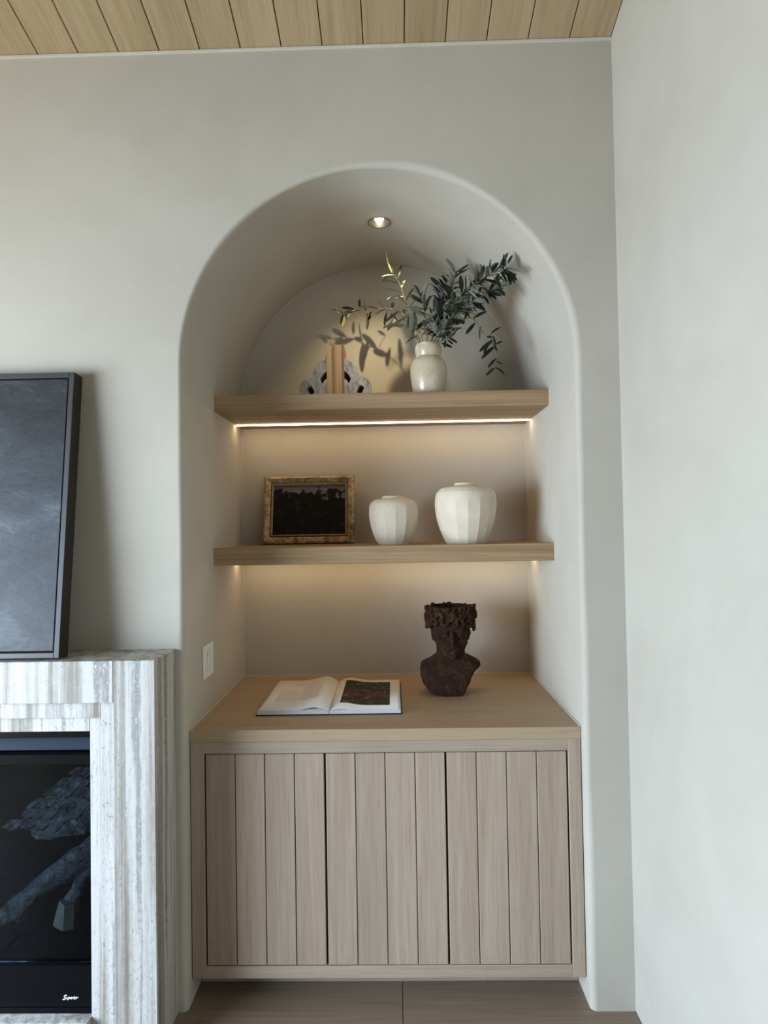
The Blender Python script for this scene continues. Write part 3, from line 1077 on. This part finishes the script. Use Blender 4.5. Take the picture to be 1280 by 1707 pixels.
for key, pts in STEMS.items():
    base = Vector(pts[0])
    if key != 'L':
        base = Vector((VX + (base.x - VX) * .55, VY, VZ + .160))
        pts = [tuple(base)] + list(pts)
    path = smooth_path(pts, 6)
    root = empty('olive_branch', base)
    tag(root, BR_LABEL[key], 'branch', 'olive branches in the cream vase')
    branches[key] = (root, base, path)
    n = len(path)
    rad = [.0022 * (1 - .62 * i / (n - 1)) for i in range(n)]
    link('stem', to_mesh(tube_bm([p - base for p in path], rad, 5), 'stem'), M['twig'], root)
    # leaves
    s = 0.0
    side = 1
    total = sum((path[i + 1] - path[i]).length for i in range(n - 1))
    skip = .085 if key not in 'FL' else .20
    if key == 'B':
        skip = .10
    nxt = skip
    acc = 0.0
    for i in range(n - 1):
        seg = path[i + 1] - path[i]
        while nxt < acc + seg.length:
            p = path[i] + seg * ((nxt - acc) / seg.length)
            t = seg.normalized()
            ang = rnd.uniform(0, 2 * PI) if key not in 'FLB' else rnd.uniform(-.6, .6) + (PI if side < 0 else 0)
            ref = Vector((0, 1, 0))
            u = t.cross(ref).normalized()
            w = t.cross(u)
            out = u * math.cos(ang) + w * math.sin(ang) * .8
            d = (t * rnd.uniform(.35, 1.0) + out * rnd.uniform(.5, 1.0)).normalized()
            d.z -= rnd.uniform(-.15, .25)
            nn = (Vector((0, 0, 1)) + Vector((rnd.uniform(-.9, .9), rnd.uniform(-1.0, .5), rnd.uniform(-.5, .3)))).normalized()
            L = rnd.uniform(.048, .074) * (1.0 if key not in 'FL' else .75)
            tip = p + d * L
            # keep inside the arch
            rr = math.hypot(tip.x, max(0, tip.z - ZC))
            if rr < R - .03 and tip.y < YB - .03 and (tip.z > VZ + .20 or abs(tip.x - VX) > .08):
                put_leaf(root, p - base, d, nn, L, rnd.uniform(.85, 1.15), rnd.choice(LIT_LEAVES) if (key == 'A' and rnd.random() < .45) or (key in 'BG' and rnd.random() < .25) else None)
            side = -side
            nxt += DENS[key] * rnd.uniform(.7, 1.3)
        acc += seg.length
def nearest_branch(p):
    best = None
    for key, (root, base, path) in branches.items():
        for i, q in enumerate(path):
            d = (q - p).length
            if best is None or d < best[0]:
                best = (d, key, q)
    return best
for a, b in KEY:
    a, b = Vector(a), Vector(b)
    dist, key, q = nearest_branch(a)
    root, base, path = branches[key]
    if dist > .012:
        link('twig', to_mesh(tube_bm([q - base, (q + a) / 2 - base + Vector((0, 0, .003)), a - base], [.0010, .0009, .0008], 4), 'twig'), M['twig'], root)
    d = b - a
    put_leaf(root, a - base, d, Vector((rnd.uniform(-.4, .4), -.6, .9)) if key in 'ABGH' else Vector((rnd.uniform(-.4, .4), -.85, .5)), max(.03, d.length * 1.02), 1.0 if d.length > .04 else 1.25, rnd.choice(LIT_LEAVES) if (key == 'A' and a.z > 2.45) or (key == 'B' and rnd.random() < .3) else LEAVES[rnd.choice((0, 3, 4, 1))])

# ================================================================== bookends and upright books
def bookend_stone():
    k = NT('speckled_travertine')
    v = k.coord((1, 1, .35))
    a = k.noise(v, 42, 6, .7, .4)
    b = k.noise(v, 150, 4, .7, .2)
    f = k.math('ADD', k.math('MULTIPLY', a, .6), k.math('MULTIPLY', b, .4))
    k.color(k.ramp(f, [(.36, (.13, .115, .105)), (.48, (.33, .31, .29)), (.6, (.52, .49, .46)), (.7, (.66, .63, .60))]))
    k.set(Roughness=.75)
    k.bump(b, .3, .002)
    return k.m
M['bookend'] = bookend_stone()
BX, BY = -.1785, .45
def px2m(p):
    return ((p[0] - 560) * .0024, (655 - p[1]) * .00242 + .034)
OUT = [(546, 599.5), (538, 601), (532.5, 604.5), (527.5, 609), (524.5, 614), (523, 619), (522, 627.5), (516, 628.5), (510, 631), (505, 635), (502, 640), (500.5, 646), (500.5, 653), (501.5, 661), (503, 669), (546, 669)]
SLOT1 = [(534.5, 632), (540, 623), (546.5, 617.5), (546.5, 631), (543, 633), (538, 640)]
SLOT2 = [(512.5, 647), (516, 643.5), (520.5, 643), (525, 653), (524, 656), (517, 657)]
def bookend(sign, label):
    """left half of a scalloped clover; mirrored for the other"""
    inner = -.0385 if sign < 0 else .0315
    root = empty('bookend', (BX + inner, BY + .02, VZ))
    tag(root, label, 'bookend', 'scalloped stone bookends')
    def conv(poly):
        out = []
        for p in poly:
            x, z = px2m(p)
            x = x + .0336
            x = min(x, 0.0) if x > -.004 else x
            out.append((x * (-sign), max(0.0, z)) if sign > 0 else (x, max(0.0, z)))
        return out
    bm = prism_bm(conv(OUT), -.017, .017)
    bmesh.ops.recalc_face_normals(bm, faces=bm.faces)
    body = link('stone', to_mesh(bm, 'stone'), M['bookend'], root)
    cuts = []
    for sl_ in (SLOT1, SLOT2):
        pts = []
        for p in sl_:
            x, z = px2m(p)
            x += .0336
            if x > -.003:
                x = .004
            pts.append((x * (-sign), z) if sign > 0 else (x, z))
        cb = prism_bm(pts, -.05, .05)
        bmesh.ops.recalc_face_normals(cb, faces=cb.faces)
        c = link('cut', to_mesh(cb, 'cut'), None, root)
        cuts.append(c)
        md = body.modifiers.new('slot', 'BOOLEAN')
        md.operation = 'DIFFERENCE'
        md.solver = 'EXACT'
        md.object = c
    bpy.context.view_layer.update()
    me = bpy.data.meshes.new_from_object(body.evaluated_get(bpy.context.evaluated_depsgraph_get()))
    body.modifiers.clear()
    body.data = me
    for c in cuts:
        bpy.data.objects.remove(c, do_unlink=True)
    bb = prism_bm([(x * .96, z * .97) for x, z in conv(OUT)], .0172, .0190)  # dark sheet added behind the stone so the open slots look shaded
    link('slot_shade_backing', to_mesh(bb, 'slot_shade_backing'), M['gap'], root)
    bv = body.modifiers.new('soft_edge', 'BEVEL')
    bv.width = .0018
    bv.segments = 2
    bv.limit_method = 'ANGLE'
    bv.angle_limit = math.radians(40)
    return root
bookend(-1, 'grey speckled stone bookend with scalloped edge left of the upright books')
bookend(1, 'grey speckled stone bookend with scalloped edge right of the upright books')

def page_mat(name, col, dark):
    k = NT(name)
    v = k.coord((420, 2, 3))
    a = k.noise(v, 1.0, 3, .6, .1)
    k.color(k.ramp(a, [(.35, dark), (.6, col)]))
    k.set(Roughness=.9)
    return k.m
M['page_tan'] = page_mat('yellowed_page_edges', (.50, .35, .20), (.33, .215, .115))
M['cover_tan'] = plain('tan_cloth_cover', (.58, .42, .25), .7, nvar=.12, nscale=60)
M['cover_orange'] = plain('rust_orange_cover', (.45, .17, .07), .6, nvar=.12, nscale=60)
def upright_book(x0, x1, H, D, cov, label, y0):
    root = empty('book', ((x0 + x1) / 2, y0, VZ))
    tag(root, label, 'book', 'upright old books between the bookends')
    w = (x1 - x0) / 2
    box('cover', -w, -w + .0022, 0, D, 0, H, M[cov], root, .0006)
    box('cover', w - .0022, w, 0, D, 0, H, M[cov], root, .0006)
    box('spine', -w, w, D, D + .003, 0, H, M[cov], root, .0008)
    # page block with a hollowed fore edge
    bm = bmesh.new()
    n = 8
    f0, f1, b0, b1 = [], [], [], []
    for i in range(n + 1):
        t = i / n
        x = -w + .0024 + (2 * w - .0048) * t
        y = .004 + .0035 * math.sin(PI * t)
        f0.append(bm.verts.new((x, y, .003)))
        f1.append(bm.verts.new((x, y, H - .004)))
        b0.append(bm.verts.new((x, D, .003)))
        b1.append(bm.verts.new((x, D, H - .004)))
    for i in range(n):
        bm.faces.new((f0[i], f0[i + 1], f1[i + 1], f1[i]))
        bm.faces.new((f1[i], f1[i + 1], b1[i + 1], b1[i]))
        bm.faces.new((b0[i + 1], b0[i], b1[i], b1[i + 1]))
        bm.faces.new((f0[i + 1], f0[i], b0[i], b0[i + 1]))
    bm.faces.new((f0[0], f1[0], b1[0], b0[0]))
    bm.faces.new((f0[n], b0[n], b1[n], f1[n]))
    link('pages', to_mesh(bm, 'pages'), M['page_tan'], root)
    return root
upright_book(-.2165, -.1835, .2310, .135, 'cover_tan', 'thicker tan book standing at the left between the stone bookends', .452)
upright_book(-.1830, -.1480, .2330, .130, 'cover_orange', 'upright old book with rust cover at the right between the stone bookends', .452)

# ================================================================== open art book
def paper():
    k = NT('coated_paper')
    v = k.coord((1, 1, 1))
    a = k.noise(v, 5, 3, .5, .2)
    k.color(k.ramp(a, [(.3, (.80, .775, .73)), (.7, (.86, .84, .80))]))
    k.set(Roughness=.45)
    return k.m
M['paper'] = paper()
M['page_edge'] = page_mat('white_page_edges', (.80, .79, .77), (.60, .60, .60))
M['page_edge'].node_tree.nodes['Mapping'].inputs['Scale'].default_value = (2, 2, 900)
M['cover_black'] = plain('black_book_cover', (.025, .022, .020), .5, nvar=.2)
ob = empty('open_book', (-.195, .155, .8708), math.radians(.3))
tag(ob, 'open art book with a colour plate lying on the oak countertop', 'book')
BD, BWL, BWR = .425, .250, .250
def curveL(u):      # u distance from spine, top of left page pile
    h = .0185
    return .012 + (h + .016 * math.exp(-((u - .050) / .050) ** 2) - .012) * (1 - math.exp(-(u / .016) ** 1.3))
def curveR(u):
    h = .0165
    return .012 + (h + .011 * math.exp(-((u - .045) / .045) ** 2) - .012) * (1 - math.exp(-(u / .014) ** 1.3))
def curveLow(u):    # lower pile under the lifted sheaf
    return .010 + .006 * (1 - math.exp(-(u / .02)))
def pile(name, side, W, topf, botf, mat_edge, inset=.0):
    bm = bmesh.new()
    us = [i / 28 for i in range(29)]
    us = [W * (t ** 1.35) for t in us]
    rows = []
    for u in us:
        x = side * (u + .0008)
        rows.append([bm.verts.new((x, inset, botf(u))), bm.verts.new((x, inset, topf(u))), bm.verts.new((x, BD - inset, topf(u))), bm.verts.new((x, BD - inset, botf(u)))])
    for a, b in zip(rows[:-1], rows[1:]):
        for k in range(4):
            m = (k + 1) % 4
            f = bm.faces.new((a[k], b[k], b[m], a[m]))
            f.material_index = 0 if k == 1 else 1
            f.smooth = (k == 1)
    f = bm.faces.new(rows[0])
    f.material_index = 1
    f = bm.faces.new(list(reversed(rows[-1])))
    f.material_index = 1
    me = to_mesh(bm, name)
    o = link(name, me, None, ob)
    me.materials.append(M['paper'])
    me.materials.append(M['page_edge'])
    return o
box('cover', -BWL - .006, -.012, -.004, BD + .004, 0, .0035, M['cover_black'], ob, .0008)
box('cover', .012, BWR + .006, -.004, BD + .004, 0, .0035, M['cover_black'], ob, .0008)
box('spine', -.0125, .0125, -.004, BD + .004, .0005, .0028, M['cover_black'], ob, .0006)
pile('left_pages', -1, BWL, lambda u: curveLow(u) - .001, lambda u: .0036, None)
pile('left_sheaf', -1, BWL - .002, curveL, lambda u: max(curveLow(u), curveL(u) - .0065 * min(1, u / .03) - .0008), None, .0005)
pile('right_pages', 1, BWR, lambda u: curveLow(u) - .001, lambda u: .0036, None)
pile('right_sheaf', 1, BWR - .001, curveR, lambda u: max(curveLow(u), curveR(u) - .0060 * min(1, u / .03) - .0008), None, .0005)
def patch(name, side, u0, u1, y0, y1, curve, mat, lift=.0004):
    bm = bmesh.new()
    n = 14
    cx, cy = side * (u0 + u1) / 2, (y0 + y1) / 2
    rows = []
    for i in range(n + 1):
        u = u0 + (u1 - u0) * i / n
        z = curve(u)
        rows.append((bm.verts.new((side * u - cx, y0 - cy, z + lift)), bm.verts.new((side * u - cx, y1 - cy, z + lift))))
    for a, b in zip(rows[:-1], rows[1:]):
        f = bm.faces.new((a[0], b[0], b[1], a[1]) if side > 0 else (b[0], a[0], a[1], b[1]))
        f.smooth = True
    return link(name, to_mesh(bm, name, normals=False), mat, ob, (cx, cy, 0))
def text_mat():
    k = NT('printed_text_lines')
    v = k.coord((1, 1, 1), rand=False)
    sx = k.n('ShaderNodeSeparateXYZ')
    k.l(v, sx.inputs[0])
    ln = k.math('SINE', k.math('MULTIPLY', sx.outputs[1], 2 * PI / .0085))
    vw = k.coord((260, 118, 1), rand=True)
    a = k.noise(vw, 1.0, 2, .5, .0)
    m = k.math('MULTIPLY', k.math('GREATER_THAN', ln, .1), k.math('GREATER_THAN', a, .42))
    k.color(k.mix(m, (.83, .81, .77), (.52, .51, .49)))
    k.set(Roughness=.5)
    return k.m
M['text'] = text_mat()
M['art_plate'] = landscape_mat('red_woodland_plate', .18, .30, red=True)
patch('text_column', -1, .052, .128, .11, .315, curveL, M['text'])
patch('text_column', -1, .136, .212, .11, .275, curveL, M['text'])
patch('text_heading', -1, .075, .165, .325, .352, curveL, M['text'])
patch('colour_plate', 1, .034, .212, .055, .385, curveR, M['art_plate'])

# ================================================================== bust planter
def rust():
    k = NT('dark_rust_stone')
    v = k.coord((1, 1, 1))
    a = k.noise(v, 30, 6, .7, .5)
    b = k.noise(v, 160, 4, .7, .2)
    f = k.math('ADD', k.math('MULTIPLY', a, .6), k.math('MULTIPLY', b, .4))
    k.color(k.ramp(f, [(.34, (.014, .0065, .004)), (.52, (.044, .021, .013)), (.70, (.105, .060, .042))]))
    k.set(Roughness=.85)
    k.b.inputs['Specular IOR Level'].default_value = .12
    k.bump(b, .45, .002)
    return k.m
M['rust'] = rust()
def bust():
    root = empty('bust_planter', (.258, .445, .8706), math.radians(0))
    tag(root, 'dark brown classical bust planter with an open head on the countertop', 'bust')
    bm = bmesh.new()
    def ell(c, r, rot=None, seg=20):
        t = bmesh.new()
        bmesh.ops.create_uvsphere(t, u_segments=seg, v_segments=max(8, seg * 2 // 3), radius=1.0)
        m = Matrix.Translation(Vector(c)) @ (rot.to_matrix().to_4x4() if rot else Matrix.Identity(4)) @ Matrix.Diagonal(Vector((*r, 1)))
        bmesh.ops.transform(t, matrix=m, verts=t.verts)
        me = bpy.data.meshes.new('t')
        t.to_mesh(me)
        t.free()
        bm.from_mesh(me)
        bpy.data.meshes.remove(me)
    from mathutils import Euler
    # torso: layered outline, thick in the middle, narrowing to the back
    outline = [(-.119, .112), (-.1235, .095), (-.121, .068), (-.113, .040), (-.098, .021), (-.070, .008), (-.035, .0), (.036, .0), (.050, .010), (.060, .032), (.074, .060), (.093, .090), (.115, .110), (.112, .120), (.090, .132), (.060, .146), (.048, .165), (-.048, .165), (-.060, .145), (-.085, .128), (-.108, .120)]
    layers = [(-.062, .80, .030), (-.074, .90, .012), (-.062, .96, 0), (-.03, 1.0, 0), (.02, .99, 0), (.055, .93, 0), (.07, .82, 0)]
    layers = [(-.074, .78), (-.066, .90), (-.045, .975), (-.01, 1.0), (.03, .97), (.058, .88), (.070, .74)]
    rings = []
    for y, s in layers:
        ring = []
        for x, z in outline:
            zz = .085 + (z - .085) * (s if z > .085 else 1.0) if z > .02 else z
            ring.append(bm.verts.new((x * s, y + (.018 * (z / .165) if z > .03 else 0), zz)))
        rings.append(ring)
    n = len(outline)
    for a, b in zip(rings[:-1], rings[1:]):
        for i in range(n):
            j = (i + 1) % n
            bm.faces.new((a[i], a[j], b[j], b[i]))
    bm.faces.new(list(reversed(rings[0])))
    bm.faces.new(rings[-1])
    # chest muscles and collar bones
    ell((-.046, -.044, .062), (.050, .030, .046))
    ell((.030, -.044, .064), (.042, .030, .044))
    ell((-.048, -.046, .117), (.042, .012, .008), Euler((0, .25, 0)))
    ell((.046, -.046, .119), (.042, .012, .008), Euler((0, -.22, 0)))
    # neck with its two cords
    t = tube_bm([(0, .014, .10), (0, .012, .14), (0, .008, .20)], [.062, .056, .056], 24)
    mt = bpy.data.meshes.new('t')
    t.to_mesh(mt)
    t.free()
    bm.from_mesh(mt)
    ell((-.027, -.034, .132), (.010, .013, .044), Euler((0, -.40, 0)))
    ell((.025, -.034, .132), (.010, .013, .044), Euler((0, .40, 0)))
    ell((0, -.038, .140), (.012, .012, .014))
    # skull, face and jaw
    ell((0, .012, .268), (.080, .078, .080))
    ell((0, -.006, .224), (.0665, .0635, .078))
    ell((0, -.020, .190), (.0585, .060, .046))
    ell((0, -.040, .166), (.041, .042, .030))
    ell((0, -.066, .151), (.018, .016, .0145))
    for s in (-1, 1):
        ell((s * .030, -.0735, .2490), (.027, .0135, .0075), Euler((0, s * .14, 0)))     # brow
        ell((s * .037, -.0540, .2050), (.024, .0175, .0230))                             # cheekbone
        ell((s * .0275, -.0680, .2345), (.0125, .0080, .0072))                           # eyeball
        ell((s * .0275, -.0725, .2400), (.0150, .0060, .0030), Euler((0, s * .12, 0)))   # upper lid
        ell((s * .0275, -.0700, .2285), (.0135, .0055, .0026))                           # lower lid
        ell((s * .0105, -.0830, .1930), (.0070, .0090, .0065))                           # nostril wing
        ell((s * .020, -.0650, .1800), (.0140, .0140, .0200))                            # cheek beside the mouth
        ell((s * .067, .002, .226), (.009, .016, .026))                                  # ear
    ell((0, -.070, .262), (.048, .017, .020))
    ell((0, -.0800, .2200), (.0082, .0120, .034), Euler((-.26, 0, 0)))
    ell((0, -.0930, .1945), (.0098, .0115, .0085))
    ell((0, -.0700, .1720), (.026, .0150, .0150))
    ell((-.0085, -.0830, .1735), (.0125, .0055, .0038), Euler((0, .16, 0)))
    ell((.0085, -.0830, .1735), (.0125, .0055, .0038), Euler((0, -.16, 0)))
    ell((0, -.0815, .1650), (.0135, .0065, .0046))
    # hair: a solid cap under the rim with wavy locks raised on it
    t = lathe_bm([(.060, .262), (.084, .268), (.090, .285), (.0915, .305), (.089, .325), (.085, .338), (.02, .339)], 40, cap0=True, cap1=True)
    for v in t.verts:
        v.co.y = v.co.y * .95 + .004
    t.to_mesh(mt)
    t.free()
    bm.from_mesh(mt)
    rr = random.Random(5)
    def lock(a, z, size, turn, out):
        """comma-shaped curl lying on the cap"""
        ca, sa = math.cos(a), math.sin(a)
        c = Vector(((.090 + out) * ca, .004 + (.0855 + out) * sa, z))
        tx = Vector((-sa, ca, 0))
        nn = Vector((ca, sa, 0))
        pts, rad = [], []
        for q in range(9):
            tq = q / 8
            an = turn + tq * 4.2
            rd = size * (1.0 - .62 * tq)
            pts.append(c + tx * (rd * math.cos(an)) + Vector((0, 0, 1)) * (rd * 1.15 * math.sin(an)) + nn * (.003 * math.sin(tq * PI)))
            rad.append(size * (.36 + .20 * math.sin(tq * PI)))
        t = tube_bm(pts, rad, 7)
        t.to_mesh(mt)
        t.free()
        bm.from_mesh(mt)
    for row, (z, cnt, size) in enumerate(((.327, 17, .0125), (.307, 17, .0150), (.287, 17, .0155))):
        for i in range(cnt):
            a = 2 * PI * (i + .5 * (row % 2)) / cnt + rr.uniform(-.09, .09)
            front = max(0.0, -math.sin(a))
            lock(a, z + rr.uniform(-.005, .003) - (.004 * front if row == 2 else 0), size * rr.uniform(.8, 1.15), rr.uniform(0, 2 * PI), rr.uniform(0, .004) + (.002 if row == 1 else 0))
    for i in range(9):
        a = -PI / 2 + (i - 4) * .20 + rr.uniform(-.04, .04)
        lock(a, .270 + rr.uniform(-.003, .006), .0115, rr.uniform(0, 2 * PI), -.009)
    for sg in (-1, 1):
        ell((sg * .078, .004, .276), (.020, .052, .026))
        for q in range(9):
            a = (0 if sg > 0 else PI) + rr.uniform(-.75, .6)
            lock(a, .268 + rr.uniform(-.014, .008), .0125, rr.uniform(0, 2 * PI), .001)
    # locks over the temples and nape, getting narrower downwards
    for i in range(26):
        a = rr.uniform(-.20, PI + .20)
        z = rr.uniform(.222, .280)
        kk = .70 + .26 * max(0, min(1, (z - .215) / .06))
        q = rr.uniform(.010, .014)
        ell((.088 * kk * math.cos(a), .008 + .086 * kk * math.sin(a), z), (q, q, q * 1.3), Euler((rr.uniform(-.4, .4), 0, 0)), 10)
    me = to_mesh(bm, 'bust')
    o = link('body', me, M['rust'], root)
    rm = o.modifiers.new('remesh', 'REMESH')
    rm.mode = 'VOXEL'
    rm.voxel_size = .0021
    sm = o.modifiers.new('smooth', 'SMOOTH')
    sm.factor = .5
    sm.iterations = 3
    # open bowl in the head
    prof = [(.0, .262), (.050, .270), (.068, .290), (.075, .335), (.077, .40), (0, .40)]
    cb = lathe_bm(prof[1:5], 40, cap0=True, cap1=True)
    c = link('cut', to_mesh(cb, 'cut'), None, root, (0, .004, 0))
    c.scale = (1.05, .98, 1)
    # flat rim
    cb2 = bmesh.new()
    add_box(cb2, -.2, .2, -.2, .2, .3425, .5)
    c2 = link('cut', to_mesh(cb2, 'cut'), None, root)
    for cc in (c, c2):
        md = o.modifiers.new('bowl', 'BOOLEAN')
        md.operation = 'DIFFERENCE'
        md.solver = 'EXACT'
        md.object = cc
    bpy.context.view_layer.update()
    me2 = bpy.data.meshes.new_from_object(o.evaluated_get(bpy.context.evaluated_depsgraph_get()))
    o.modifiers.clear()
    o.data = me2
    zmin = min(v.co.z for v in me2.vertices)
    for v in me2.vertices:
        v.co.z -= zmin
    me2.polygons.foreach_set('use_smooth', [True] * len(me2.polygons))
    me2.set_sharp_from_angle(angle=math.radians(50))
    me2.materials.clear()
    me2.materials.append(M['rust'])
    for cc in (c, c2):
        bpy.data.objects.remove(cc, do_unlink=True)
    bm = lathe_bm([(.058, 0), (.0585, .002), (0.0, .003)], 30)
    return root
bust()
